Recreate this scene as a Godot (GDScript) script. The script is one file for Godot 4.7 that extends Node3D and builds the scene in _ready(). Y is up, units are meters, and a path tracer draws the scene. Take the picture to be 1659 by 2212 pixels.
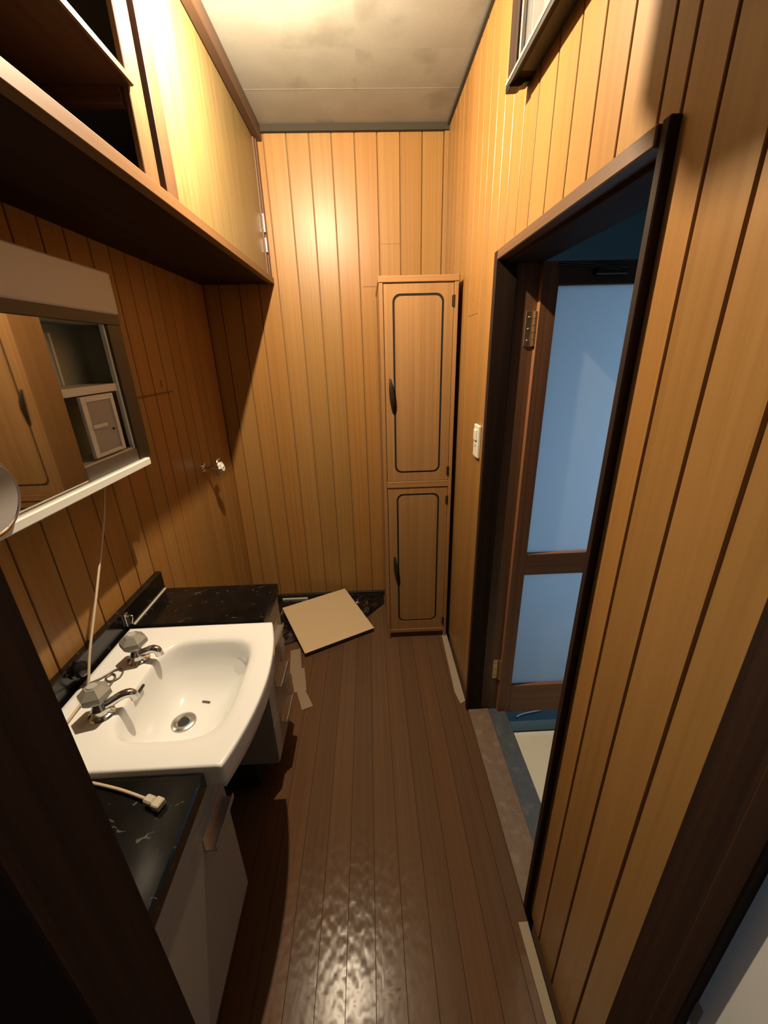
extends Node3D
# A narrow wood-panelled washroom. Layout coordinates are given in eye heights (1 unit = 1.5 m) and turned into metres by P().

const S := 1.5
const FL := -1.535      # back wall face
const XL := -0.535      # left wall face
const XR := 0.272        # right wall face
const CEIL := 1.632
var rng := RandomNumberGenerator.new()
var M := {}

# ---------------------------------------------------------------- helpers
func P(x: float, y: float, z: float) -> Vector3:
	return Vector3(x, y, z) * S

func st_new() -> SurfaceTool:
	var st := SurfaceTool.new()
	st.begin(Mesh.PRIMITIVE_TRIANGLES)
	return st

func lin(r: float, g: float, b: float) -> Color:
	return Color(r, g, b).linear_to_srgb()

func uv_of(p: Vector3, n: Vector3, g: int, off: Vector2) -> Vector2:
	var k := n.abs().max_axis_index()
	var axes: Array[int] = []
	for i in 3:
		if i != k:
			axes.append(i)
	var v := g if g != k else axes[1]
	var u := axes[0] if axes[0] != v else axes[1]
	return Vector2(p[u], p[v]) + off

func face(st: SurfaceTool, pts: Array, n: Vector3, g := 1, off := Vector2.ZERO) -> void:
	for i in range(1, pts.size() - 1):
		var t := [pts[0], pts[i], pts[i + 1]]
		var c: Vector3 = (t[1] - t[0]).cross(t[2] - t[0])
		if c.dot(n) > 0.0:
			t = [pts[0], pts[i + 1], pts[i]]
		for p in t:
			st.set_normal(n)
			st.set_uv(uv_of(p, n, g, off))
			st.add_vertex(p)

# bevelled box between two corners, in metres
func box(st: SurfaceTool, a: Vector3, b: Vector3, bev := 0.0015, g := 1, off := Vector2.ZERO, xf := Transform3D()) -> void:
	var lo := Vector3(minf(a.x, b.x), minf(a.y, b.y), minf(a.z, b.z))
	var hi := Vector3(maxf(a.x, b.x), maxf(a.y, b.y), maxf(a.z, b.z))
	var c := (lo + hi) / 2.0
	var h := (hi - lo) / 2.0
	var e := minf(bev, minf(h.x, minf(h.y, h.z)) * 0.49)
	var at := func(s: Vector3, k: int) -> Vector3:
		var q := Vector3.ZERO
		for i in 3:
			q[i] = c[i] + s[i] * (h[i] if i == k else h[i] - e)
		return xf * q
	for k in 3:
		for sg in [-1.0, 1.0]:
			var n := Vector3.ZERO
			n[k] = sg
			var i := (k + 1) % 3
			var j := (k + 2) % 3
			var pts := []
			for w in [[-1, -1], [1, -1], [1, 1], [-1, 1]]:
				var s := Vector3.ZERO
				s[k] = sg
				s[i] = w[0]
				s[j] = w[1]
				pts.append(at.call(s, k))
			face(st, pts, xf.basis * n, g, off)
	if e <= 0.0:
		return
	for k in 3:
		var i := (k + 1) % 3
		var j := (k + 2) % 3
		for si in [-1.0, 1.0]:
			for sj in [-1.0, 1.0]:
				var s1 := Vector3.ZERO
				s1[i] = si
				s1[j] = sj
				var s2 := s1
				s1[k] = -1.0
				s2[k] = 1.0
				var n := Vector3.ZERO
				n[i] = si
				n[j] = sj
				face(st, [at.call(s1, i), at.call(s2, i), at.call(s2, j), at.call(s1, j)], (xf.basis * n).normalized(), g, off)
	for sx in [-1.0, 1.0]:
		for sy in [-1.0, 1.0]:
			for sz in [-1.0, 1.0]:
				var s := Vector3(sx, sy, sz)
				face(st, [at.call(s, 0), at.call(s, 1), at.call(s, 2)], (xf.basis * s).normalized(), g, off)

# box in layout units
func ub(st: SurfaceTool, x0: float, y0: float, z0: float, x1: float, y1: float, z1: float, bev := 0.0015, g := 1, off := Vector2.ZERO) -> void:
	box(st, P(x0, y0, z0), P(x1, y1, z1), bev, g, off)

func one(x0: float, y0: float, z0: float, x1: float, y1: float, z1: float, bev := 0.0015, g := 1, off := Vector2.ZERO) -> SurfaceTool:
	var st := st_new()
	ub(st, x0, y0, z0, x1, y1, z1, bev, g, off)
	return st

func roff() -> Vector2:
	return Vector2(rng.randf_range(0.0, 0.5), rng.randf_range(0.0, 1.2))

# surface of revolution about local y; profile holds (radius, height)
func lathe(st: SurfaceTool, prof: Array, seg := 24, xf := Transform3D(), facet := false) -> void:
	for k in seg:
		var a0 := TAU * k / seg
		var a1 := TAU * (k + 1) / seg
		for i in prof.size() - 1:
			var p: Vector2 = prof[i]
			var q: Vector2 = prof[i + 1]
			var v := [Vector3(p.x * cos(a0), p.y, p.x * sin(a0)), Vector3(p.x * cos(a1), p.y, p.x * sin(a1)), Vector3(q.x * cos(a1), q.y, q.x * sin(a1)), Vector3(q.x * cos(a0), q.y, q.x * sin(a0))]
			var d := q - p
			if d.length() < 1e-9:
				continue
			var nn := Vector2(d.y, -d.x).normalized()
			var am := (a0 + a1) / 2.0
			var ns := []
			for ang in [a0, a1, a1, a0]:
				var aa: float = am if facet else ang
				ns.append(xf.basis.orthonormalized() * Vector3(nn.x * cos(aa), nn.y, nn.x * sin(aa)))
			smooth_quad(st, [xf * v[0], xf * v[1], xf * v[2], xf * v[3]], ns)

func smooth_quad(st: SurfaceTool, v: Array, ns: Array) -> void:
	for t in [[0, 1, 2], [0, 2, 3]]:
		var c: Vector3 = (v[t[1]] - v[t[0]]).cross(v[t[2]] - v[t[0]])
		if c.length() < 1e-14:
			continue
		var o: Array = t if c.dot(ns[t[0]] + ns[t[1]] + ns[t[2]]) < 0.0 else [t[0], t[2], t[1]]
		for i in o:
			st.set_normal(ns[i])
			st.set_uv(Vector2(v[i].x + v[i].z, v[i].y))
			st.add_vertex(v[i])

# round tube through points (metres); radius may vary along it
func tube(st: SurfaceTool, pts: Array, r: float, seg := 10, r_end := -1.0) -> void:
	var rings := []
	var nor := []
	var side := Vector3.ZERO
	for i in pts.size():
		var d: Vector3 = (pts[mini(i + 1, pts.size() - 1)] - pts[maxi(i - 1, 0)]).normalized()
		if side == Vector3.ZERO:
			side = d.cross(Vector3.UP if absf(d.y) < 0.9 else Vector3.RIGHT).normalized()
		side = (side - d * side.dot(d)).normalized()
		var up := d.cross(side)
		var rr := r if r_end < 0.0 else lerpf(r, r_end, float(i) / (pts.size() - 1))
		var ring := []
		var rn := []
		for k in seg:
			var n := side * cos(TAU * k / seg) + up * sin(TAU * k / seg)
			rn.append(n)
			ring.append(pts[i] + n * rr)
		rings.append(ring)
		nor.append(rn)
	for i in pts.size() - 1:
		for k in seg:
			var k2 := (k + 1) % seg
			smooth_quad(st, [rings[i][k], rings[i][k2], rings[i + 1][k2], rings[i + 1][k]], [nor[i][k], nor[i][k2], nor[i + 1][k2], nor[i + 1][k]])
	var n0: Vector3 = (pts[0] - pts[1]).normalized()
	var n1: Vector3 = (pts[-1] - pts[-2]).normalized()
	face(st, rings[0], n0)
	face(st, rings[-1], n1)

func spline(pts: Array, n := 8) -> Array:
	var out := []
	for i in pts.size() - 1:
		var a: Vector3 = pts[maxi(i - 1, 0)]
		var b: Vector3 = pts[i]
		var c: Vector3 = pts[i + 1]
		var d: Vector3 = pts[mini(i + 2, pts.size() - 1)]
		for k in n:
			out.append(b.cubic_interpolate(c, a, d, float(k) / n))
	out.append(pts[-1])
	return out

# flat polygon in a plane, extruded (points in metres, n = thickness vector)
func prism(st: SurfaceTool, poly: Array, thick: Vector3, g := 1) -> void:
	var n := thick.normalized()
	var top := []
	var c := Vector3.ZERO
	for p in poly:
		top.append(p + thick)
		c += p / poly.size()
	face(st, poly, -n, g)
	face(st, top, n, g)
	for i in poly.size():
		var j := (i + 1) % poly.size()
		var e: Vector3 = poly[j] - poly[i]
		var sn := e.cross(n).normalized()
		if sn.dot((poly[i] + poly[j]) / 2.0 - c) < 0.0:
			sn = -sn
		face(st, [poly[i], poly[j], top[j], top[i]], sn, g)

func origin_of(n: Node) -> Vector3:
	var o := Vector3.ZERO
	while n != self and n is Node3D:
		o += n.position
		n = n.get_parent()
	return o

func obj(called: String, st: SurfaceTool, mat: Material, parent: Node = self, label := "") -> MeshInstance3D:
	var o := MeshInstance3D.new()
	o.name = called
	st.generate_tangents()
	o.mesh = st.commit()
	o.mesh.surface_set_material(0, mat)
	o.cast_shadow = GeometryInstance3D.SHADOW_CASTING_SETTING_ON
	parent.add_child(o, true)
	o.position = -origin_of(parent)
	if label:
		o.set_meta("label", label)
	return o

func tag(o: Node, label: String, category: String, group := "") -> void:
	o.set_meta("label", label)
	o.set_meta("category", category)
	if group:
		o.set_meta("group", group)

func thing(called: String, label: String, category: String, at: Vector3, group := "") -> Node3D:
	var o := Node3D.new()
	o.name = called
	add_child(o, true)
	o.position = at
	tag(o, label, category, group)
	return o

func struct(called: String, st: SurfaceTool, mat: Material, label: String, category: String) -> MeshInstance3D:
	var o := obj(called, st, mat)
	o.set_meta("kind", "structure")
	tag(o, label, category)
	return o

func struct_node(called: String, label: String, category: String, at: Vector3) -> Node3D:
	var o := thing(called, label, category, at)
	o.set_meta("kind", "structure")
	return o

# ---------------------------------------------------------------- materials
func mat(called: String, c: Color, rough := 0.6, metal := 0.0, tex: Texture2D = null, scale := Vector3.ONE) -> StandardMaterial3D:
	var m := StandardMaterial3D.new()
	m.resource_name = called
	# all pigments are kept a little deep: old, nicotine-darkened surfaces bounce little light
	var k := 0.62 if metal < 0.5 else 1.0
	var l := c.srgb_to_linear()
	m.albedo_color = Color(l.r * k, l.g * k, l.b * k, 1.0).linear_to_srgb()
	m.albedo_color.a = c.a
	m.roughness = rough
	m.metallic = metal
	if tex:
		m.albedo_texture = tex
		m.uv1_scale = scale
	M[called] = m
	return m

# straight-grained wood: u spans 0.5 m, v (along the grain) 4 m
func wood_tex(a: Color, b: Color, fine: float, sd: int, figure := 0.0) -> ImageTexture:
	var n1 := FastNoiseLite.new()
	n1.seed = sd
	n1.frequency = 1.0
	n1.fractal_octaves = 3
	var n2 := FastNoiseLite.new()
	n2.seed = sd + 7
	n2.frequency = 1.0
	n2.fractal_octaves = 2
	var w := 384
	var h := 384
	var im := Image.create(w, h, false, Image.FORMAT_RGB8)
	for x in w:
		var th := TAU * x / w
		var cx := cos(th)
		var sx := sin(th)
		for y in h:
			var v := float(y) / h * 4.0
			var s := n1.get_noise_3d(cx * 5.0, sx * 5.0, v * 0.6) * 0.9
			s += n2.get_noise_3d(cx * 22.0, sx * 22.0, v * 1.3) * fine
			if figure > 0.0:
				s += figure * sin(14.0 * n1.get_noise_3d(cx * 1.1 + 9.0, sx * 1.1, v * 0.9))
			im.set_pixel(x, y, a.lerp(b, clampf(0.5 + s, 0.0, 1.0)).linear_to_srgb())
	return ImageTexture.create_from_image(im)

func blotch_tex(a: Color, b: Color, c: Color, size: int, freq: float, sd: int, fine := 0.15) -> ImageTexture:
	var n1 := FastNoiseLite.new()
	n1.seed = sd
	n1.frequency = freq / size
	n1.fractal_octaves = 4
	var n2 := FastNoiseLite.new()
	n2.seed = sd + 3
	n2.frequency = 0.5 * freq / size
	var im := Image.create(size, size, false, Image.FORMAT_RGB8)
	for y in size:
		for x in size:
			var s := clampf(0.5 + n1.get_noise_2d(x, y) * 1.1, 0.0, 1.0)
			var k := a.lerp(b, s)
			var t := clampf((n2.get_noise_2d(x * 1.3 + 90, y * 1.3) - 0.22) * 3.0, 0.0, 1.0)
			k = k.lerp(c, t)
			k = k * (1.0 + fine * rng.randf_range(-1.0, 1.0))
			im.set_pixel(x, y, Color(k.r, k.g, k.b).linear_to_srgb())
	return ImageTexture.create_from_image(im)

# black laminate with sparse pale veins
func marble_tex() -> ImageTexture:
	var n := FastNoiseLite.new()
	n.seed = 11
	n.frequency = 0.012
	n.fractal_octaves = 3
	var n2 := FastNoiseLite.new()
	n2.seed = 5
	n2.frequency = 0.011
	var im := Image.create(512, 512, false, Image.FORMAT_RGB8)
	for y in 512:
		for x in 512:
			var s := n.get_noise_2d(x, y)
			var cloud := clampf(n2.get_noise_2d(x * 0.7, y * 0.7) * 0.5 + 0.3, 0.0, 1.0)
			var k := 0.006 + 0.006 * cloud
			var vein := exp(-absf(n.get_noise_2d(x * 0.6 + y * 0.5, y * 1.1 - x * 0.5)) * 90.0) * clampf((n2.get_noise_2d(x * 2.2 + 50, y * 2.2) - 0.2) * 5.0, 0.0, 1.0)
			k += 0.25 * vein + 0.004 * s
			im.set_pixel(x, y, Color(k, k * 0.97, k * 0.9).linear_to_srgb())
	return ImageTexture.create_from_image(im)

func make_materials() -> void:
	var ws := Vector3(2.0, 0.25, 1.0)
	var pa := wood_tex(Color(0.49, 0.262, 0.082), Color(0.425, 0.217, 0.064), 0.3, 21)
	var tints := [Color(1, 1, 1), Color(0.95, 0.94, 0.92), Color(1, 0.97, 0.93), Color(0.97, 0.98, 0.97)]
	for i in 4:
		mat("panel_wood_%d" % i, tints[i], 0.38, 0.0, pa, ws).metallic_specular = 0.4
	mat("groove_brown", lin(0.27, 0.135, 0.04), 0.7)
	mat("corner_wood", Color(0.95, 0.95, 0.95), 0.45, 0.0, pa, ws)
	var lt := wood_tex(Color(0.47, 0.255, 0.098), Color(0.385, 0.200, 0.072), 0.35, 77)
	mat("cabinet_wood", Color(1, 1, 1), 0.42, 0.0, lt, ws)
	mat("cabinet_edge", Color(1.0, 0.98, 0.95), 0.5, 0.0, lt, ws)
	var pale := wood_tex(Color(0.36, 0.26, 0.105), Color(0.285, 0.195, 0.07), 0.2, 33, 0.3)
	mat("pale_panel", Color(1, 1, 1), 0.45, 0.0, pale, ws)
	var mid := wood_tex(Color(0.20, 0.10, 0.047), Color(0.14, 0.066, 0.03), 0.4, 51)
	mat("brown_wood", Color(1, 1, 1), 0.5, 0.0, mid, ws)
	mat("jamb_wood", Color(1.0, 1.0, 1.0), 0.45, 0.0, wood_tex(Color(0.32, 0.155, 0.075), Color(0.24, 0.112, 0.052), 0.4, 52), ws)
	mat("rail_wood", lin(0.60, 0.57, 0.58), 0.5, 0.0, lt, ws)
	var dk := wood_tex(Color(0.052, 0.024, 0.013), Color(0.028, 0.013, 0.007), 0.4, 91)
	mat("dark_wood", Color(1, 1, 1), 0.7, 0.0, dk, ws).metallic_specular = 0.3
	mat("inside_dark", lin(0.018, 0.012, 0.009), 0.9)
	var fw := wood_tex(Color(0.176, 0.098, 0.053), Color(0.155, 0.085, 0.045), 0.3, 63)
	var bump := FastNoiseLite.new()
	bump.seed = 4
	bump.frequency = 0.03
	bump.fractal_octaves = 2
	var bi := Image.create(512, 512, false, Image.FORMAT_RGBA8)
	for yy in 512:
		for xx in 512:
			var hv := 0.5 + 0.5 * bump.get_noise_2d(xx, yy * 6.0)
			bi.set_pixel(xx, yy, Color(hv, hv, hv, 1.0))
	bi.bump_map_to_normal_map(3.0)
	var nt := ImageTexture.create_from_image(bi)
	for i in 3:
		var f := mat("floor_wood_%d" % i, [Color(1, 1, 1), Color(0.95, 0.95, 0.95), Color(1, 0.97, 0.95)][i], 0.22, 0.0, fw, ws)
		f.normal_enabled = true
		f.normal_texture = nt
		f.normal_scale = 0.055
		f.metallic_specular = 0.27
	mat("floor_joint", lin(0.06, 0.028, 0.014), 0.8)
	var ct := blotch_tex(Color(0.50, 0.495, 0.435), Color(0.455, 0.45, 0.39), Color(0.38, 0.37, 0.31), 512, 9.0, 8, 0.03)
	mat("ceiling_board", Color(1, 1, 1), 0.75, 0.0, ct, Vector3(0.55, 0.55, 1))
	mat("seam_tape", lin(0.52, 0.47, 0.37), 0.8)
	mat("olive_trim", lin(0.05, 0.040, 0.023), 0.9)
	mat("crown_brown", lin(0.125, 0.066, 0.036), 0.55)
	mat("black_base", lin(0.018, 0.014, 0.01), 0.5)
	mat("marble", Color(1, 1, 1), 0.16, 0.0, marble_tex(), Vector3(1.9, 1.9, 1))
	mat("black_edge", lin(0.008, 0.007, 0.006), 0.15)
	var por := mat("porcelain", lin(1.16, 1.18, 1.17), 0.16)
	por.clearcoat_enabled = true
	por.clearcoat = 0.4
	por.clearcoat_roughness = 0.05
	mat("white_laminate", lin(0.48, 0.45, 0.40), 0.35)
	mat("laminate_edge", lin(0.46, 0.42, 0.37), 0.5)
	mat("chrome", lin(0.72, 0.71, 0.69), 0.14, 1.0)
	mat("steel", lin(0.55, 0.54, 0.52), 0.3, 1.0)
	mat("pull_metal", lin(0.42, 0.39, 0.36), 0.3, 0.8)
	var ac := mat("acrylic", lin(0.33, 0.32, 0.29), 0.15)
	ac.clearcoat_enabled = true
	ac.clearcoat = 1.0
	mat("hole_black", lin(0.004, 0.004, 0.004), 0.6)
	mat("drain_metal", lin(0.45, 0.43, 0.40), 0.28, 1.0)
	mat("rubber_black", lin(0.012, 0.012, 0.012), 0.2)
	mat("chain", lin(0.22, 0.2, 0.17), 0.35, 0.8)
	mat("cord", lin(0.75, 0.60, 0.42), 0.6)
	mat("plug", lin(0.68, 0.61, 0.48), 0.5)
	mat("caulk", lin(0.6, 0.56, 0.48), 0.6)
	mat("mirror", lin(0.55, 0.54, 0.50), 0.03, 1.0)
	mat("box_white", lin(0.80, 0.78, 0.76), 0.5)
	mat("frame_grey", lin(0.09, 0.085, 0.08), 0.4, 0.3)
	mat("alu_grey", lin(0.36, 0.35, 0.34), 0.4, 0.3)
	mat("ledge_white", lin(1.0, 1.0, 0.94), 0.35)
	mat("olive_plastic", lin(0.50, 0.52, 0.40), 0.6)
	mat("white_plastic", lin(1.1, 1.08, 1.02), 0.4)
	mat("grey_plastic", lin(0.55, 0.53, 0.51), 0.45)
	mat("blue_plastic", lin(0.52, 0.78, 0.88), 0.35)
	mat("board_cream", lin(0.90, 0.68, 0.41), 0.5)
	mat("board_edge", lin(0.06, 0.042, 0.025), 0.7)
	var bag := mat("black_plastic", lin(0.012, 0.008, 0.007), 0.22)
	bag.metallic_specular = 0.6
	mat("masking_tape", lin(0.36, 0.27, 0.17), 0.7)
	mat("pale_strip", lin(0.42, 0.34, 0.23), 0.7)
	mat("bronze", lin(0.045, 0.033, 0.022), 0.35, 0.6)
	mat("routed_black", lin(0.006, 0.004, 0.003), 0.9)
	mat("switch_white", lin(1.05, 1.02, 0.90), 0.4)
	mat("brass", lin(0.5, 0.34, 0.2), 0.3, 0.9)
	mat("cream_plastic", lin(1.2, 1.18, 1.08), 0.4)
	mat("black_metal", lin(0.01, 0.009, 0.008), 0.3)
	var fg := mat("frosted_glass", lin(0.62, 0.68, 0.72), 0.5)
	fg.backlight_enabled = true
	fg.backlight = lin(0.8, 0.85, 0.88)
	var rw := wood_tex(Color(0.42, 0.18, 0.075), Color(0.30, 0.12, 0.048), 0.4, 17)
	mat("door_wood", Color(1, 1, 1), 0.5, 0.0, rw, ws)
	var sl := blotch_tex(Color(0.25, 0.165, 0.105), Color(0.21, 0.135, 0.085), Color(0.29, 0.21, 0.15), 256, 12.0, 3, 0.08)
	mat("worn_sill", Color(1, 1, 1), 0.6, 0.0, sl, Vector3(2.2, 2.2, 1))
	var sm := blotch_tex(Color(0.115, 0.13, 0.15), Color(0.095, 0.108, 0.125), Color(0.16, 0.172, 0.185), 256, 11.0, 31, 0.06)
	mat("grey_sill", Color(1, 1, 1), 0.4, 0.0, sm, Vector3(2.2, 2.2, 1))
	mat("cream_tile", lin(0.98, 0.92, 0.74), 0.5, 0.0)
	mat("teal_tile", lin(0.075, 0.12, 0.135), 0.95).metallic_specular = 0.1
	mat("bath_wall", lin(0.15, 0.22, 0.23), 0.5)
	mat("chalk", lin(0.6, 0.64, 0.66), 0.8)
	mat("grey_plaster", lin(0.95, 0.95, 0.90), 0.85)
	var gl := mat("clear_glass", Color(1, 1, 1, 0.12), 0.04)
	gl.transparency = BaseMaterial3D.TRANSPARENCY_ALPHA
	mat("transom_board", lin(0.17, 0.145, 0.105), 0.8)
	mat("putty", lin(0.42, 0.37, 0.29), 0.7)
	var bl := mat("bulb_glow", lin(1, 0.9, 0.7), 0.3)
	bl.emission_enabled = true
	bl.emission = lin(1.0, 0.8, 0.52)
	bl.emission_energy_multiplier = 3.0
	var day := mat("window_daylight", lin(0.8, 0.85, 0.9), 0.4)
	day.emission_enabled = true
	day.emission = lin(0.42, 0.68, 1.0)
	day.emission_energy_multiplier = 0.5

# ---------------------------------------------------------------- build
func _ready() -> void:
	rng.seed = 20
	var cam := Camera3D.new()
	cam.name = "camera"
	cam.fov = 103.709
	cam.near = 0.02
	cam.position = P(0, 1.0, 0)
	# yaw, pitch and roll of the photograph
	cam.basis = Basis(Vector3.UP, -0.029924) * Basis(Vector3.RIGHT, -0.375989) * Basis(Vector3.BACK, -0.026966)
	add_child(cam)
	cam.current = true
	var env := Environment.new()
	env.background_mode = Environment.BG_COLOR
	env.background_color = lin(0.05, 0.07, 0.1)
	env.tonemap_mode = Environment.TONE_MAPPER_LINEAR
	env.tonemap_exposure = 1.0
	env.sdfgi_enabled = true
	env.ssao_enabled = true
	env.ssil_enabled = true
	var we := WorldEnvironment.new()
	we.name = "environment"
	we.environment = env
	add_child(we)
	# cool daylight at the two windows: one in the bathroom beyond the door, one in the hall behind the camera
	window_light("bath_daylight", P(0.80, 0.75, -1.52), Vector3(0, PI, 0), Vector2(0.95, 1.2), lin(0.46, 0.67, 0.92), 2.4)
	window_light("hall_daylight", P(-0.785, 1.0, 0.12), Vector3(0, -PI / 2, 0), Vector2(0.6, 1.0), lin(0.70, 0.82, 1.0), 0.09)

	make_materials()
	build_shell()
	build_bathroom()
	build_entry()
	build_upper_cupboard()
	build_tall_cabinet()
	build_vanity()
	build_mirror_cabinet()
	build_transom()
	build_lamp()
	build_floor_things()
	build_small_fittings()

func window_light(called: String, at: Vector3, rot: Vector3, size: Vector2, c: Color, energy: float) -> void:
	var l := AreaLight3D.new()
	l.name = called
	l.area_size = size
	l.light_color = c
	l.light_energy = energy
	l.area_range = 12.0
	l.area_attenuation = 2.0
	l.shadow_enabled = true
	l.position = at
	l.rotation = rot
	add_child(l)

# boards between groove lines on a wall; axis 0: wall runs along x, axis 2: along z
func boards(parent: Node, axis: int, lines: Array, plane: float, back: float, y0: float, y1: float) -> void:
	var g := 0.0017
	for i in lines.size() - 1:
		var a: float = minf(lines[i], lines[i + 1]) + g
		var b: float = maxf(lines[i], lines[i + 1]) - g
		var st := st_new()
		if axis == 0:
			ub(st, a, y0, back, b, y1, plane, 0.0012, 1, roff())
		else:
			ub(st, back, y0, a, plane, y1, b, 0.0012, 1, roff())
		obj("panel_board", st, M["panel_wood_%d" % rng.randi_range(0, 3)], parent)

func build_shell() -> void:
	# floor
	var fl := struct("floor", one(XL - 0.06, -0.08, -1.60, 0.262, -0.004, 1.22, 0.0), M.floor_joint, "brown floor of narrow wooden strips running to the back wall", "floor")
	var xs := [XL]
	while xs[-1] < 0.25:
		xs.append(xs[-1] + [0.0505, 0.051, 0.0515][xs.size() % 3])
	xs[-1] = 0.262
	for i in xs.size() - 1:
		var st := one(xs[i] + 0.00035, -0.012, -1.54, xs[i + 1] - 0.00035, 0.0, 1.2, 0.0003, 2, roff())
		obj("plank", st, M["floor_wood_%d" % rng.randi_range(0, 2)], fl)
	# back wall
	var wb := struct("wall_back", one(XL - 0.06, -0.02, FL - 0.08, 0.34, CEIL + 0.01, FL - 0.004, 0.0), M.groove_brown, "back wall of honey wood boards facing the doorway", "wall")
	boards(wb, 0, [XL, -0.485, -0.418, -0.352, -0.285, -0.217, -0.149, -0.082, -0.013, 0.055, 0.124, 0.192, 0.258], FL, FL - 0.005, 0.0, CEIL)
	obj("corner_strip", one(0.259, 0.0, FL - 0.005, 0.272, CEIL, FL + 0.005, 0.001), M.corner_wood, wb, "slim corner batten")
	obj("seam_mark", one(0.057, 1.3297, FL - 0.001, 0.122, 1.3309, FL + 0.0004, 0.0), M.groove_brown, wb, "short scratch across one board")
	obj("seam_mark", one(-0.003, 1.208, FL - 0.001, 0.045, 1.2105, FL + 0.0006, 0.0), M.groove_brown, wb, "short dark mark left of the tall cabinet")
	# left wall
	var wl := struct("wall_left", one(XL - 0.08, -0.02, -1.60, XL - 0.004, CEIL + 0.01, -0.16, 0.0), M.groove_brown, "left wall of wood boards behind the washbasin", "wall")
	var zs := [FL]
	while zs[-1] < -0.24:
		zs.append(zs[-1] + 0.0655 + 0.004 * sin(zs.size() * 2.1))
	zs[-1] = -0.215
	boards(wl, 2, zs, XL, XL - 0.005, 0.0, CEIL)
	obj("seam_mark", one(XL - 0.001, 0.9165, -1.165, XL + 0.0035, 0.9195, -0.86, 0.0004), M.brown_wood, wl, "thin horizontal wood splinter line")
	obj("wall_plug", one(XL - 0.001, 0.932, -1.118, XL + 0.002, 0.95, -1.112, 0.001), M.corner_wood, wl, "small pale plug")
	# right wall, with the bathroom doorway
	var st := st_new()
	ub(st, XR + 0.004, -0.06, -1.60, 0.335, CEIL + 0.01, -0.905, 0.0)
	ub(st, XR + 0.004, 1.165, -0.905, 0.335, CEIL + 0.01, -0.43, 0.0)
	ub(st, XR + 0.004, -0.06, -0.43, 0.335, CEIL + 0.01, -0.16, 0.0)
	var wr := struct("wall_right", st, M.groove_brown, "right wall of honey wood boards with the bathroom doorway", "wall")
	var far := [-0.9]
	while far[-1] > -1.5:
		far.append(far[-1] - 0.0525)
	far[-1] = FL
	boards(wr, 2, far, XR, XR + 0.005, 0.0, CEIL)
	boards(wr, 2, [-0.9, -0.84, -0.78, -0.715, -0.65, -0.589, -0.528, -0.46, -0.428], XR, XR + 0.005, 1.168, CEIL)
	boards(wr, 2, [-0.428, -0.384], XR, XR + 0.005, 0.0, CEIL)
	boards(wr, 2, [-0.384, -0.330, -0.270, -0.212], XR, XR + 0.005, 0.0, CEIL)
	obj("seam_mark", one(XR - 0.0005, 1.084, -1.17, XR + 0.001, 1.0856, -1.075, 0.0), M.groove_brown, wr, "faint scratch beside the tall cabinet")
	# ceiling and its trims
	var ce := struct("ceiling", one(XL - 0.06, CEIL, -1.60, 0.34, CEIL + 0.06, 1.25, 0.0), M.ceiling_board, "stained grey beige ceiling board", "ceiling")
	obj("seam_strip", one(-0.29, CEIL - 0.0002, -1.360, XR, CEIL + 0.001, -1.3565, 0.0), M.ceiling_board, ce, "pale seam across the ceiling")
	struct("trim_1", one(-0.30, CEIL - 0.017, FL, XR, CEIL, FL + 0.014, 0.001, 0), M.olive_trim, "dark olive strip where the ceiling meets the back wall", "trim")
	struct("trim_2", one(XR - 0.008, CEIL - 0.008, FL, XR + 0.002, CEIL, -0.2, 0.001, 2), M.olive_trim, "thin dark strip where the ceiling meets the right wall", "trim")
	struct("trim_3", one(-0.31, CEIL - 0.036, FL, -0.288, CEIL, -0.2, 0.003, 2), M.crown_brown, "brown moulding above the sliding cupboard doors", "trim")
	struct("baseboard_back", one(XL, 0.0, FL, 0.04, 0.024, FL + 0.01, 0.001, 0), M.black_base, "black baseboard strip along the back wall", "baseboard")

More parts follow.
